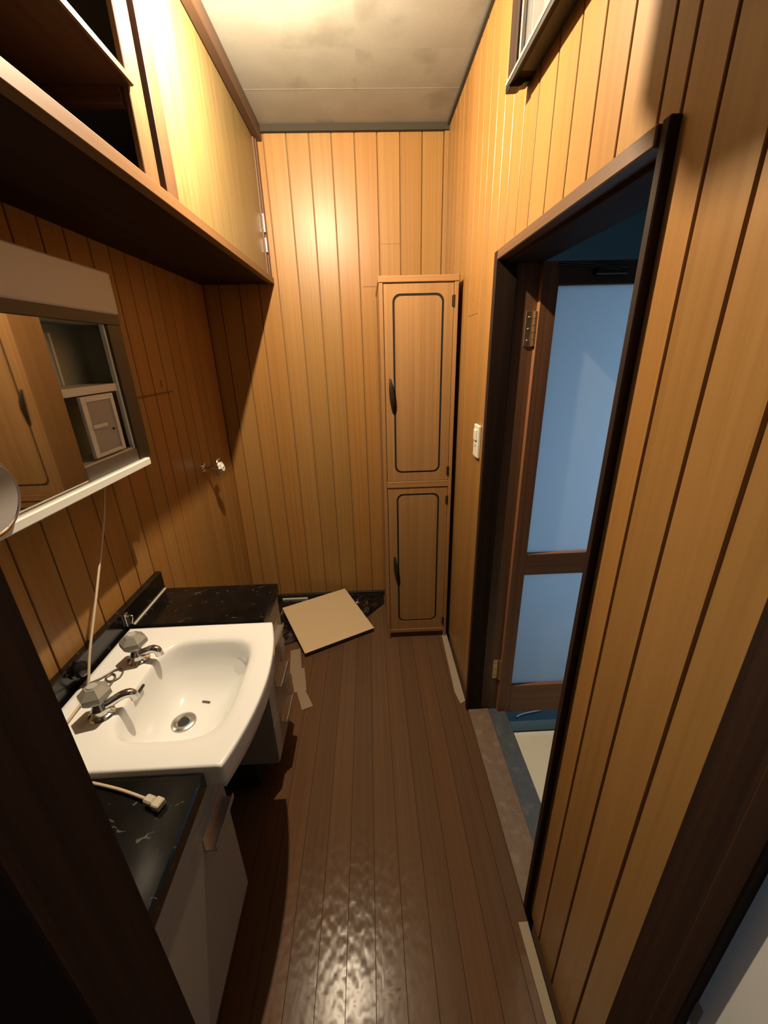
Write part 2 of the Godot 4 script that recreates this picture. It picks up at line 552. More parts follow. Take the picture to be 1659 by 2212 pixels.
func build_bathroom() -> void:
	# bathroom shell
	var bf := struct_node("floor_001", "bathroom floor of cream tile with a teal band under the door", "floor", P(0.8, -0.05, -0.8))
	obj("floor_slab", one(0.30, -0.12, -1.60, 1.40, -0.053, -0.14, 0.0), M.teal_tile, bf)
	obj("cream_mat", one(0.372, -0.054, -0.848, 1.28, -0.048, -0.22, 0.001), M.cream_tile, bf, "cream tiled floor area")
	obj("teal_band", one(0.372, -0.054, -1.53, 1.28, -0.046, -0.850, 0.001), M.teal_tile, bf, "teal floor band")
	var ch := st_new()
	tube(ch, spline([P(0.415, -0.0455, -0.897), P(0.44, -0.0452, -0.907), P(0.50, -0.0455, -0.917)], 4), 0.005, 6)
	obj("chalk_streak", ch, M.chalk, bf, "white scuff streak")
	struct("wall_bath_east", one(1.29, -0.1, -1.60, 1.36, 1.6, -0.14, 0.0), M.bath_wall, "pale teal bathroom wall farthest from the doorway", "wall")
	struct("wall_bath_north", one(0.335, -0.1, -1.62, 1.36, 1.6, -1.54, 0.0), M.bath_wall, "pale teal bathroom wall with the daylight window", "wall")
	struct("wall_bath_south", one(0.335, -0.1, -0.22, 1.36, 1.6, -0.14, 0.0), M.bath_wall, "pale teal bathroom wall nearest the hall", "wall")
	struct("wall_bath_west", one(0.335, -0.1, -1.54, 0.345, 1.6, -0.96, 0.0), M.bath_wall, "pale teal bathroom wall beside the door hinge", "wall")
	struct("ceiling_001", one(0.335, 1.5, -1.60, 1.36, 1.58, -0.14, 0.0), M.bath_wall, "teal bathroom ceiling above the open door", "ceiling")
	var w1 := struct_node("window_1", "frosted daylight window of the bathroom behind the open door", "window", P(0.80, 0.33, -1.54))
	obj("pane", one(0.48, 0.35, -1.539, 1.12, 1.15, -1.535, 0.0), M.window_daylight, w1)
	var wf := st_new()
	ub(wf, 0.45, 0.32, -1.542, 1.15, 0.35, -1.525)
	ub(wf, 0.45, 1.15, -1.542, 1.15, 1.18, -1.525)
	ub(wf, 0.45, 0.35, -1.542, 0.48, 1.15, -1.525)
	ub(wf, 1.12, 0.35, -1.542, 1.15, 1.15, -1.525)
	obj("window_frame", wf, M.alu_grey, w1)
	# door frame
	var d := struct_node("door_1", "open bathroom door with two frosted glass panes in a brown frame", "door", P(0.262, 0.0, -0.66))
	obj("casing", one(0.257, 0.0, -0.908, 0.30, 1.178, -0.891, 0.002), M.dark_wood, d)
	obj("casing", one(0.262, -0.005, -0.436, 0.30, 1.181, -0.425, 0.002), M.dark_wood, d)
	obj("casing", one(0.258, 1.162, -0.891, 0.30, 1.179, -0.436, 0.002, 2), M.brown_wood, d)
	obj("jamb", one(0.277, -0.01, -0.95, 0.352, 1.162, -0.895, 0.0015), M.jamb_wood, d, "brown jamb on the hinge side")
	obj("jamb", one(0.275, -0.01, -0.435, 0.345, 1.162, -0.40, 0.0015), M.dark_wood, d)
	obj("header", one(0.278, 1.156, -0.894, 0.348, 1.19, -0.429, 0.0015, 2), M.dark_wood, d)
	obj("sill", one(0.2625, -0.05, -0.893, 0.322, 0.004, -0.43, 0.002, 2), M.worn_sill, d, "worn brown timber sill")
	obj("sill", one(0.322, -0.05, -0.895, 0.3725, 0.0, -0.425, 0.002, 2), M.grey_sill, d, "blue grey metal sill")
	# leaf, standing open at a right angle into the bathroom
	var zf := -0.882
	var zb := -0.903
	var leaf := obj("door_leaf", one(0.347, -0.005, zb, 0.381, 1.157, zf, 0.0015, 1, roff()), M.door_wood, d, "hinge stile of the glazed door")
	obj("stile", one(0.79, -0.005, zb, 0.826, 1.157, zf, 0.0015, 1, roff()), M.door_wood, leaf)
	obj("rail", one(0.381, 1.115, zb, 0.79, 1.157, zf, 0.0015, 0, roff()), M.brown_wood, leaf, "dark top rail")
	obj("rail", one(0.381, 0.463, zb, 0.79, 0.523, zf, 0.0015, 0, roff()), M.door_wood, leaf)
	obj("rail", one(0.381, -0.005, zb, 0.79, 0.096, zf, 0.0015, 0, roff()), M.door_wood, leaf)
	obj("pane", one(0.379, 0.521, -0.896, 0.792, 1.117, -0.892, 0.0), M.frosted_glass, leaf, "tall upper pane of frosted glass")
	obj("pane", one(0.379, 0.094, -0.896, 0.792, 0.465, -0.892, 0.0), M.frosted_glass, leaf, "lower pane of frosted glass")
	for yy in [1.0385, 0.15]:
		var h := st_new()
		ub(h, 0.326, yy - 0.033, -0.8965, 0.3445, yy + 0.033, -0.8935, 0.001)
		ub(h, 0.3545, yy - 0.033, -0.8825, 0.366, yy + 0.033, -0.9015, 0.001)
		for k in 5:
			lathe(h, [Vector2(0, 0), Vector2(0.0065, 0), Vector2(0.0065, 0.0185), Vector2(0, 0.0185)], 12, Transform3D(Basis(), P(0.3445, yy - 0.033 + 0.0132 * k, -0.890)))
		for k in 3:
			lathe(h, [Vector2(0.0, 0.0025), Vector2(0.003, 0.001), Vector2(0.004, 0.0)], 8, Transform3D(Basis(Vector3.RIGHT, PI / 2), P(0.333, yy - 0.022 + 0.022 * k, -0.8934)))
		obj("hinge", h, M.brass, d, "brass butt hinge")
	var cl := st_new()
	ub(cl, 0.445, 1.130, -0.884, 0.51, 1.143, -0.868, 0.004)
	tube(cl, spline([P(0.49, 1.139, -0.866), P(0.43, 1.147, -0.872), P(0.375, 1.151, -0.878)], 5), 0.004, 8)
	obj("door_closer", cl, M.black_metal, leaf, "black door closer arm")
	var pv := st_new()
	lathe(pv, [Vector2(0, 0), Vector2(0.012, 0), Vector2(0.014, 0.006), Vector2(0.009, 0.02), Vector2(0, 0.024)], 16, Transform3D(Basis(Vector3.RIGHT, -PI), P(0.337, 1.178, -0.868)))
	obj("closer_pivot", pv, M.chrome, d, "chrome closer pivot")

func build_entry() -> void:
	# doorway that the photograph is taken through
	var st := st_new()
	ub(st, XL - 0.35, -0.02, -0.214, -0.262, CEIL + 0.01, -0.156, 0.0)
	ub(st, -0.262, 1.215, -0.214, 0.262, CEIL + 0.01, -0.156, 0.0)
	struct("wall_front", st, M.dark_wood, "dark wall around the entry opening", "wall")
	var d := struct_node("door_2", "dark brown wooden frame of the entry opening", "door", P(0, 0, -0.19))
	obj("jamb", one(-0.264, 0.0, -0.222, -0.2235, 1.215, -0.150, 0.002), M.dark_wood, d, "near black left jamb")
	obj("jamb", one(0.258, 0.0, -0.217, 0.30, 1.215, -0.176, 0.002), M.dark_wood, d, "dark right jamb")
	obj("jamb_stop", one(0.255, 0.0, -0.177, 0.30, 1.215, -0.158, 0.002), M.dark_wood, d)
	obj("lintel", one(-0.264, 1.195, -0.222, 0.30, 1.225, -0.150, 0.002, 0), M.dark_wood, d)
	# hall
	var hr := struct("wall_hall_right", one(0.266, -0.05, -0.160, 0.335, CEIL + 0.01, 1.25, 0.0), M.grey_plaster, "grey plaster wall of the hall in the lower right corner", "wall")
	obj("peeled_edge", one(0.2645, 0.44, -0.158, 0.267, 0.47, -0.152, 0.0004), M.pale_strip, hr)
	struct("wall_hall_left", one(-0.88, -0.05, -0.156, -0.80, CEIL + 0.01, 1.25, 0.0), M.grey_plaster, "grey plaster wall on the left of the hall", "wall")
	struct("wall_hall_back", one(-0.88, -0.05, 1.20, 0.335, CEIL + 0.01, 1.26, 0.0), M.grey_plaster, "grey plaster wall at the end of the hall", "wall")
	struct("floor_002", one(-0.88, -0.08, -0.15, XL - 0.06, -0.002, 1.22, 0.0), M.floor_wood_0, "brown hall floor beyond the entry jamb", "floor")
	struct("ceiling_002", one(-0.88, CEIL, -0.16, XL - 0.06, CEIL + 0.06, 1.25, 0.0), M.ceiling_board, "grey beige hall ceiling", "ceiling")
	var w := struct_node("window_2", "daylight window in the left wall of the hall", "window", P(-0.799, 0.66, 0.12))
	obj("pane", one(-0.798, 0.67, -0.08, -0.794, 1.33, 0.32, 0.0), M.window_daylight, w)
	var wf := st_new()
	ub(wf, -0.802, 0.64, -0.11, -0.790, 0.67, 0.35)
	ub(wf, -0.802, 1.33, -0.11, -0.790, 1.36, 0.35)
	ub(wf, -0.802, 0.67, -0.11, -0.790, 1.33, -0.08)
	ub(wf, -0.802, 0.67, 0.32, -0.790, 1.33, 0.35)
	obj("window_frame", wf, M.alu_grey, w)

func build_upper_cupboard() -> void:
	var t := thing("wall_cupboard", "long wall cupboard below the ceiling with an open left half and a pale sliding door", "cupboard", P(-0.41, 1.222, -0.9))
	var near := -0.216
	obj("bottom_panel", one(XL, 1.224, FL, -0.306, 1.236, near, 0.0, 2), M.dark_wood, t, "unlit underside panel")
	obj("bottom_rail", one(-0.316, 1.2225, FL, -0.298, 1.241, near, 0.0015, 2), M.rail_wood, t)
	obj("post", one(-0.308, 1.241, -0.755, -0.3, CEIL - 0.036, -0.711, 0.0015), M.rail_wood, t)
	obj("post", one(-0.315, 1.241, FL, -0.302, CEIL - 0.036, -1.512, 0.0015), M.brown_wood, t)
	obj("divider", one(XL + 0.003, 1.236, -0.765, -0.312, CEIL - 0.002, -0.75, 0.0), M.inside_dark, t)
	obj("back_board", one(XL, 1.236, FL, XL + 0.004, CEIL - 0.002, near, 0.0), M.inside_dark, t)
	var d := obj("sliding_door", one(-0.319, 1.243, -1.508, -0.309, CEIL - 0.037, -0.838, 0.001, 1, Vector2(0.2, 0.3)), M.pale_panel, t, "pale yellow wood-grain sliding door")
	obj("stile", one(-0.316, 1.2415, -0.811, -0.304, CEIL - 0.037, -0.79, 0.0015), M.brown_wood, d)
	obj("stile", one(-0.318, 1.2415, -0.838, -0.306, CEIL - 0.037, -0.814, 0.0015), M.brown_wood, d)
	obj("stile", one(-0.316, 1.2415, -1.514, -0.305, CEIL - 0.037, -1.497, 0.0015), M.brown_wood, d)
	var ca := st_new()
	for q in [[1.36, 1.41], [1.306, 1.347]]:
		ub(ca, -0.306, q[0], -1.508, -0.301, q[1], -1.5, 0.002)
	obj("finger_catch", ca, M.chrome, d, "shiny metal catches on the far edge")
	var sh := obj("shelf", one(XL + 0.004, 1.337, -0.716, -0.296, 1.345, near, 0.001, 2), M.brown_wood, t, "brown shelf inside the open half")
	obj("shelf_lip", one(-0.2965, 1.338, -0.716, -0.2945, 1.3455, near, 0.0005, 2), M.rail_wood, sh, "pale front edge")
	obj("batten", one(XL + 0.01, 1.318, -0.725, -0.312, 1.337, -0.711, 0.001, 0), M.brown_wood, sh)

# rounded-rectangle outline in the x-y plane at depth z
func round_rect(x0: float, y0: float, x1: float, y1: float, r: float, z: float) -> Array:
	var out := []
	for c in [[x1 - r, y1 - r, 0.0], [x0 + r, y1 - r, PI / 2], [x0 + r, y0 + r, PI], [x1 - r, y0 + r, PI * 1.5]]:
		for k in 7:
			var a: float = c[2] + PI / 2 * k / 6.0
			out.append(P(c[0] + r * cos(a), c[1] + r * sin(a), z))
	return out

func cabinet_door(parent: Node, x0: float, y0: float, x1: float, y1: float, gx0: float, gy0: float, gx1: float, gy1: float, hy: float, label: String) -> void:
	var zf := -1.2355
	var off := roff()
	var w := 0.006
	var outer := round_rect(gx0, gy0, gx1, gy1, 0.021, zf)
	var inner := round_rect(gx0 + w, gy0 + w, gx1 - w, gy1 - w, 0.0175, zf)
	var corner := [P(x1, y1, zf), P(x0, y1, zf), P(x0, y0, zf), P(x1, y0, zf)]
	var st := st_new()
	for q in 4:
		for k in 6:
			face(st, [corner[q], outer[q * 7 + k], outer[q * 7 + k + 1]], Vector3.BACK, 1, off)
		var nx := (q + 1) % 4
		face(st, [corner[q], outer[q * 7 + 6], outer[nx * 7], corner[nx]], Vector3.BACK, 1, off)
	face(st, inner, Vector3.BACK, 1, off)
	for ring in [outer, inner]:
		for i in ring.size():
			var j: int = (i + 1) % ring.size()
			var dz := Vector3(0, 0, -0.006)
			var nn: Vector3 = (ring[j] - ring[i]).cross(Vector3.BACK).normalized()
			face(st, [ring[i], ring[j], ring[j] + dz, ring[i] + dz], -nn if ring == outer else nn)
	ub(st, x0, y0, -1.250, x1, y1, -1.2405, 0.0)
	for e in [[0, 1], [1, 2], [2, 3], [3, 0]]:
		var a: Vector3 = corner[e[0]]
		var b: Vector3 = corner[e[1]]
		face(st, [a, b, b + P(0, 0, -0.006), a + P(0, 0, -0.006)], (b - a).cross(Vector3.BACK).normalized() * -1.0)
	var d := obj("door", st, M.cabinet_wood, parent, label)
	var gr := st_new()
	for i in outer.size():
		var j: int = (i + 1) % outer.size()
		var dz := Vector3(0, 0, -0.0025)
		face(gr, [outer[i] + dz, outer[j] + dz, inner[j] + dz, inner[i] + dz], Vector3.BACK)
	obj("routed_line", gr, M.routed_black, d, "black routed line with rounded corners")
	# long leaf-shaped pull
	var h := st_new()
	var hx := gx0 - 0.0065
	var pts := []
	for k in 11:
		var u := k / 10.0 * 2.0 - 1.0
		pts.append(P(hx + 0.0035 * u * -1.0, hy + 0.047 * u, zf + 0.010 * (1.0 - u * u) + 0.002))
	for k in 10:
		var u0 := (k + 0.5) / 10.0 * 2.0 - 1.0
		tube(h, [pts[k], pts[k + 1]], 0.0035 + 0.0075 * (1.0 - u0 * u0), 8)
	obj("handle", h, M.bronze, d, "dark bronze leaf-shaped pull")
	for yy in [y1 - 0.045, y0 + 0.03]:
		var hg := st_new()
		ub(hg, x1 - 0.0045, yy - 0.014, zf - 0.002, x1 + 0.001, yy + 0.014, zf + 0.002, 0.001)
		tube(hg, [P(x1 + 0.001, yy - 0.015, zf + 0.003), P(x1 + 0.001, yy + 0.015, zf + 0.003)], 0.003, 8)
		obj("hinge", hg, M.bronze, d)

func build_tall_cabinet() -> void:
	var t := thing("tall_cabinet", "tall narrow honey wood cabinet with two black-outlined doors in the back corner", "cabinet", P(0.148, 0, -1.38))
	var zb := -1.525
	var zf := -1.233
	obj("side_panel", one(0.039, 0.0, zb, 0.050, 1.190, zf, 0.0015, 1, roff()), M.cabinet_edge, t)
	obj("side_panel", one(0.246, 0.0, zb, 0.2575, 1.190, zf, 0.0015, 1, roff()), M.cabinet_edge, t)
	obj("top_panel", one(0.037, 1.176, zb, 0.2595, 1.193, zf + 0.002, 0.003, 0, roff()), M.cabinet_edge, t)
	obj("middle_rail", one(0.050, 0.5945, zb, 0.246, 0.6145, zf, 0.001, 0, roff()), M.cabinet_edge, t)
	obj("bottom_rail", one(0.050, 0.026, zb, 0.246, 0.0395, zf, 0.001, 0, roff()), M.cabinet_edge, t)
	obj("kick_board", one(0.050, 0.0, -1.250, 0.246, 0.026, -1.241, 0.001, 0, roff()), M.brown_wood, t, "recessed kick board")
	obj("back_panel", one(0.050, 0.0, zb, 0.246, 1.176, zb + 0.005, 0.0), M.cabinet_wood, t)
	cabinet_door(t, 0.0515, 0.616, 0.2445, 1.1745, 0.0755, 0.643, 0.2185, 1.150, 0.882, "upper door with a black routed outline")
	cabinet_door(t, 0.0515, 0.041, 0.2445, 0.593, 0.0795, 0.0745, 0.2195, 0.572, 0.297, "lower door with a black routed outline")

func basin_front(z: float) -> float:
	var u := (z + 0.549) / 0.158
	return -0.2185 + 0.0255 * (1.0 - u * u)

func pull(parent: Node, z0: float, z1: float, y: float) -> void:
	# folded metal finger pull standing off the front
	var st := st_new()
	var x := -0.2475
	ub(st, x - 0.001, y, z0, x + 0.0012, y + 0.022, z1, 0.0005)
	ub(st, x - 0.001, y - 0.002, z0, x + 0.017, y + 0.0005, z1, 0.0005)
	ub(st, x + 0.0155, y - 0.002, z0, x + 0.0175, y + 0.0075, z1, 0.0005)
	obj("pull", st, M.pull_metal, parent, "folded metal finger pull")

func build_vanity() -> void:
	var ct := 0.474
	var xf := -0.243
	# near unit
	var near := thing("base_cabinet", "pale grey base cabinet with one door under the near end of the black counter", "cabinet", P(-0.38, 0, -0.33))
	var nb := st_new()
	ub(nb, XL, 0.128, -0.436, -0.2515, 0.430, -0.222, 0.001)
	obj("body", nb, M.white_laminate, near)
	obj("top_rail", one(-0.2515, ct - 0.056, -0.436, -0.2475, ct - 0.0275, -0.222, 0.001), M.white_laminate, near)
	var dr := obj("door", one(-0.2515, 0.128, -0.436, -0.2475, ct - 0.0585, -0.222, 0.0015), M.white_laminate, near)
	pull(dr, -0.425, -0.352, 0.372)
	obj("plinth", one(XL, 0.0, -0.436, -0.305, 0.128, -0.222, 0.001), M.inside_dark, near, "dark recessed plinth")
	# far unit of drawers
	var farc := thing("drawer_cabinet", "pale drawer cabinet with three finger pulls beyond the washbasin", "cabinet", P(-0.38, 0, -0.78))
	obj("body", one(XL, 0.083, -0.872, -0.2515, 0.430, -0.713, 0.001), M.white_laminate, farc)
	obj("top_rail", one(-0.2525, 0.430, -0.872, -0.2475, ct - 0.0275, -0.713, 0.001), M.white_laminate, farc)
	obj("side_panel", one(XL, 0.083, -0.7125, -0.2515, 0.42, -0.693, 0.001), M.white_laminate, farc)
	var ys := [0.432, 0.318, 0.205, 0.083]
	for k in 3:
		var w := obj("drawer", one(-0.2515, ys[k + 1] + 0.002, -0.8715, -0.2475, ys[k] - 0.002, -0.6935, 0.0015), M.white_laminate, farc)
		pull(w, -0.832, -0.748, ys[k] - 0.05)
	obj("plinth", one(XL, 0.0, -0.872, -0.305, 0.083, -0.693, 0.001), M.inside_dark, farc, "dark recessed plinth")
	# pipe space board
	var bk := thing("knee_panel", "dark brown back panel in the open space under the washbasin", "panel", P(-0.5, 0, -0.57))
	obj("board", one(XL + 0.001, 0.02, -0.692, XL + 0.012, 0.40, -0.437, 0.001), M.brown_wood, bk)
	var pp := st_new()
	tube(pp, spline([P(-0.365, 0.372, -0.546), P(-0.365, 0.25, -0.546), P(-0.375, 0.215, -0.546), P(-0.40, 0.205, -0.546), P(-0.425, 0.215, -0.546), P(-0.435, 0.25, -0.546), P(-0.46, 0.27, -0.546), P(-0.522, 0.27, -0.546)], 4), 0.02, 10)
	var trap := obj("drain_trap", pp, M.steel)
	tag(trap, "metal drain trap under the washbasin", "pipe")
	# counter, two visible stretches and a rear strip behind the bowl
	var c := thing("countertop", "glossy black counter with pale marbled flecks under the washbasin", "countertop", P(-0.39, ct - 0.03, -0.55))
	obj("slab", one(XL + 0.001, ct - 0.027, -0.878, xf, ct, -0.728, 0.004, 2), M.marble, c, "far stretch of the counter")
	obj("slab", one(XL + 0.001, ct - 0.027, -0.390, xf, ct, -0.222, 0.004, 2), M.marble, c, "near stretch of the counter")
	obj("backsplash", one(XL + 0.001, ct, -0.878, XL + 0.016, ct + 0.048, -0.222, 0.003, 2), M.marble, c, "black backsplash against the wall")
	var ck := st_new()
	tube(ck, [P(XL + 0.0175, ct + 0.001, -0.873), P(XL + 0.0175, ct + 0.001, -0.73)], 0.004, 8)
	obj("caulk_bead", ck, M.caulk, c, "pale caulk bead")
	build_basin()
	tap(Vector3(-0.444, 0.484, -0.612), 0.040, -0.05, "clear-knobbed tap at the far side of the washbasin")
	tap(Vector3(-0.438, 0.484, -0.490), 0.046, 0.42, "clear-knobbed tap at the near side of the washbasin")
	# black round fittings on the backsplash
	var kn := thing("round_fitting", "glossy black round fitting on the backsplash behind the cord", "fitting", P(XL + 0.016, 0.508, -0.56))
	var ks := st_new()
	lathe(ks, [Vector2(0, 0.034), Vector2(0.010, 0.033), Vector2(0.019, 0.026), Vector2(0.021, 0.016), Vector2(0.016, 0.006), Vector2(0.009, 0.003), Vector2(0.009, 0.0)], 20, Transform3D(Basis(Vector3.BACK, -PI / 2), P(XL + 0.016, 0.512, -0.56)))
	obj("cap", ks, M.rubber_black, kn)
	var kb := st_new()
	lathe(kb, [Vector2(0, 0.005), Vector2(0.022, 0.005), Vector2(0.024, 0.0)], 20, Transform3D(Basis(Vector3.BACK, -PI / 2), P(XL + 0.016, 0.512, -0.56)))
	obj("plate", kb, M.black_edge, kn)
	var hk := thing("splash_clip", "small metal clip on the backsplash beside the far tap", "clip", P(XL + 0.016, 0.495, -0.715))
	var hs := st_new()
	ub(hs, XL + 0.016, 0.486, -0.72, XL + 0.02, 0.515, -0.708, 0.001)
	tube(hs, spline([P(XL + 0.019, 0.508, -0.714), P(XL + 0.032, 0.51, -0.712), P(XL + 0.03, 0.495, -0.708)], 4), 0.003, 8)
	obj("clip_body", hs, M.steel, hk)

func build_basin() -> void:
	var b := thing("washbasin", "white porcelain washbasin set into the black counter", "washbasin", P(-0.36, 0.44, -0.55))
	var y := 0.484
	var cx := -0.324
	var cz := -0.549
	var az := 0.1165
	var ax := 0.092
	# outer outline with rounded corners, then the bowl edge on the same rays
	var raw := []
	var n := 40
	for i in n:
		raw.append(Vector2(-0.5125, lerpf(-0.707, -0.391, float(i) / n)))
	for i in n:
		raw.append(Vector2(lerpf(-0.5125, basin_front(-0.391), float(i) / n), -0.391))
	for i in n:
		var z := lerpf(-0.391, -0.707, float(i) / n)
		raw.append(Vector2(basin_front(z), z))
	for i in n:
		raw.append(Vector2(lerpf(basin_front(-0.707), -0.5125, float(i) / n), -0.707))
	var m := raw.size()
	var rings := []
	var rim := [[0.0, 0.0], [0.10, -0.0012], [0.3, 0.0], [0.6, 0.0], [0.9, 0.0], [0.975, -0.0006], [1.0, -0.004]]
	for k in 30:
		var d := k / 29.0
		var ring := []
		for p in raw:
			var v := Vector2(p.x - cx, p.y - cz)
			var a := v.angle()
			var r := pow(pow(absf(cos(a)) / ax, 4.0) + pow(absf(sin(a)) / az, 4.0), -0.25)
			# the floor of the bowl drifts towards the drain
			var q := Vector2(cx, cz) + Vector2(cos(a), sin(a)) * r * d + Vector2(-0.03, 0.0) * (1.0 - d)
			var t := 1.0 - d
			var dep := 0.088 * (1.0 - pow(d, 3.4)) * smoothstep(0.0, 0.16, t) + 0.004 * (1.0 - d)
			ring.append(P(q.x, y - 0.0025 - dep, q.y))
		rings.append(ring)
	for w in rim.slice(1):
		var ring := []
		for p in raw:
			var v := Vector2(p.x - cx, p.y - cz)
			var a := v.angle()
			var r := pow(pow(absf(cos(a)) / ax, 4.0) + pow(absf(sin(a)) / az, 4.0), -0.25)
			var e := Vector2(cx, cz) + Vector2(cos(a), sin(a)) * r
			var q: Vector2 = e.lerp(p, w[0])
			ring.append(P(q.x, y + w[1], q.y))
		rings.append(ring)
	for w in [[0.0, -0.012], [0.001, -0.030], [0.004, -0.046], [0.012, -0.050]]:
		var ring := []
		for p in raw:
			var v := (Vector2(p.x - cx, p.y - cz)).normalized()
			var q: Vector2 = p - v * w[0]
			ring.append(P(q.x, y + w[1], q.y))
		rings.append(ring)
	var st := st_new()
	st.set_smooth_group(0)
	for k in rings.size() - 1:
		for i in m:
			var j := (i + 1) % m
			var q := [rings[k][i], rings[k][j], rings[k + 1][j], rings[k + 1][i]]
			for t in [[0, 1, 2], [0, 2, 3]]:
				if (q[t[1]] - q[t[0]]).cross(q[t[2]] - q[t[0]]).length() < 1e-12:
					continue
				for s in t:
					st.set_uv(Vector2(q[s].x, q[s].z))
					st.add_vertex(q[s])
	st.generate_normals()
	obj("bowl", st, M.porcelain, b)
	var und := st_new()
	lathe(und, [Vector2(0, 0.0), Vector2(0.03, 0.0), Vector2(0.11, 0.03), Vector2(0.155, 0.11)], 28, Transform3D(Basis().scaled(Vector3(1.0, 1.0, 1.1)), P(-0.335, 0.374, cz)))
	obj("underside", und, M.porcelain, b)
	var dp := P(-0.3545, y - 0.0025 - 0.0905, cz)
	var dn := st_new()
	lathe(dn, [Vector2(0.013, 0.0), Vector2(0.0175, 0.0035), Vector2(0.025, 0.005), Vector2(0.031, 0.003), Vector2(0.033, -0.002)], 28, Transform3D(Basis(), dp))
	var dr := obj("drain_ring", dn, M.drain_metal, b, "metal drain ring")
	var hl := st_new()
	lathe(hl, [Vector2(0, 0.0015), Vector2(0.016, 0.0015), Vector2(0.017, -0.002)], 24, Transform3D(Basis(), dp))
	obj("drain_hole", hl, M.hole_black, dr)
	var ov := st_new()
	box(ov, Vector3(-0.0035, -0.003, -0.022), Vector3(0.0035, 0.004, 0.022), 0.002, 1, Vector2.ZERO, Transform3D(Basis(Vector3.BACK, -0.75), P(-0.4085, 0.4755, -0.541)))
	obj("overflow_slot", ov, M.hole_black, b, "dark overflow slot")
	var sp := st_new()
	tube(sp, spline([P(-0.336, 0.3945, -0.591), P(-0.328, 0.3945, -0.590), P(-0.321, 0.3945, -0.588)], 3), 0.003, 6)
	obj("rust_stain", sp, M.chain, b, "small rust flake in the bowl")

func tap(at: Vector3, reach: float, yaw: float, label: String) -> void:
	var t := thing("basin_tap", label, "tap", P(at.x, at.y, at.z), "taps on the washbasin")
	var o := P(at.x, at.y, at.z)
	var st := st_new()
	lathe(st, [Vector2(0.0, 0.034), Vector2(0.012, 0.034), Vector2(0.015, 0.026), Vector2(0.0185, 0.018), Vector2(0.020, 0.008), Vector2(0.027, 0.004), Vector2(0.029, 0.0)], 24, Transform3D(Basis(), o))
	obj("body", st, M.chrome, t)
	var d := Vector3(cos(yaw), 0, -sin(yaw))
	var sp := st_new()
	var L := reach * S
	tube(sp, spline([o + Vector3(0, 0.016, 0), o + d * L * 0.35 + Vector3(0, 0.024, 0), o + d * L * 0.7 + Vector3(0, 0.033, 0), o + d * L * 0.92 + Vector3(0, 0.033, 0), o + d * L * 1.02 + Vector3(0, 0.026, 0), o + d * L * 1.05 + Vector3(0, 0.014, 0)], 6), 0.011, 12, 0.0105)
	obj("spout", sp, M.chrome, t)
	var kb := st_new()
	lathe(kb, [Vector2(0, 0.082), Vector2(0.017, 0.082), Vector2(0.021, 0.078), Vector2(0.034, 0.066), Vector2(0.035, 0.054), Vector2(0.024, 0.042), Vector2(0.013, 0.034), Vector2(0, 0.034)], 6, Transform3D(Basis(Vector3.UP, 0.3), o), true)
	obj("knob", kb, M.acrylic, t, "faceted clear grey knob")
	var cp := st_new()
	lathe(cp, [Vector2(0, 0.0845), Vector2(0.010, 0.0845), Vector2(0.012, 0.081)], 16, Transform3D(Basis(), o))
	obj("cap", cp, M.grey_plastic, t)

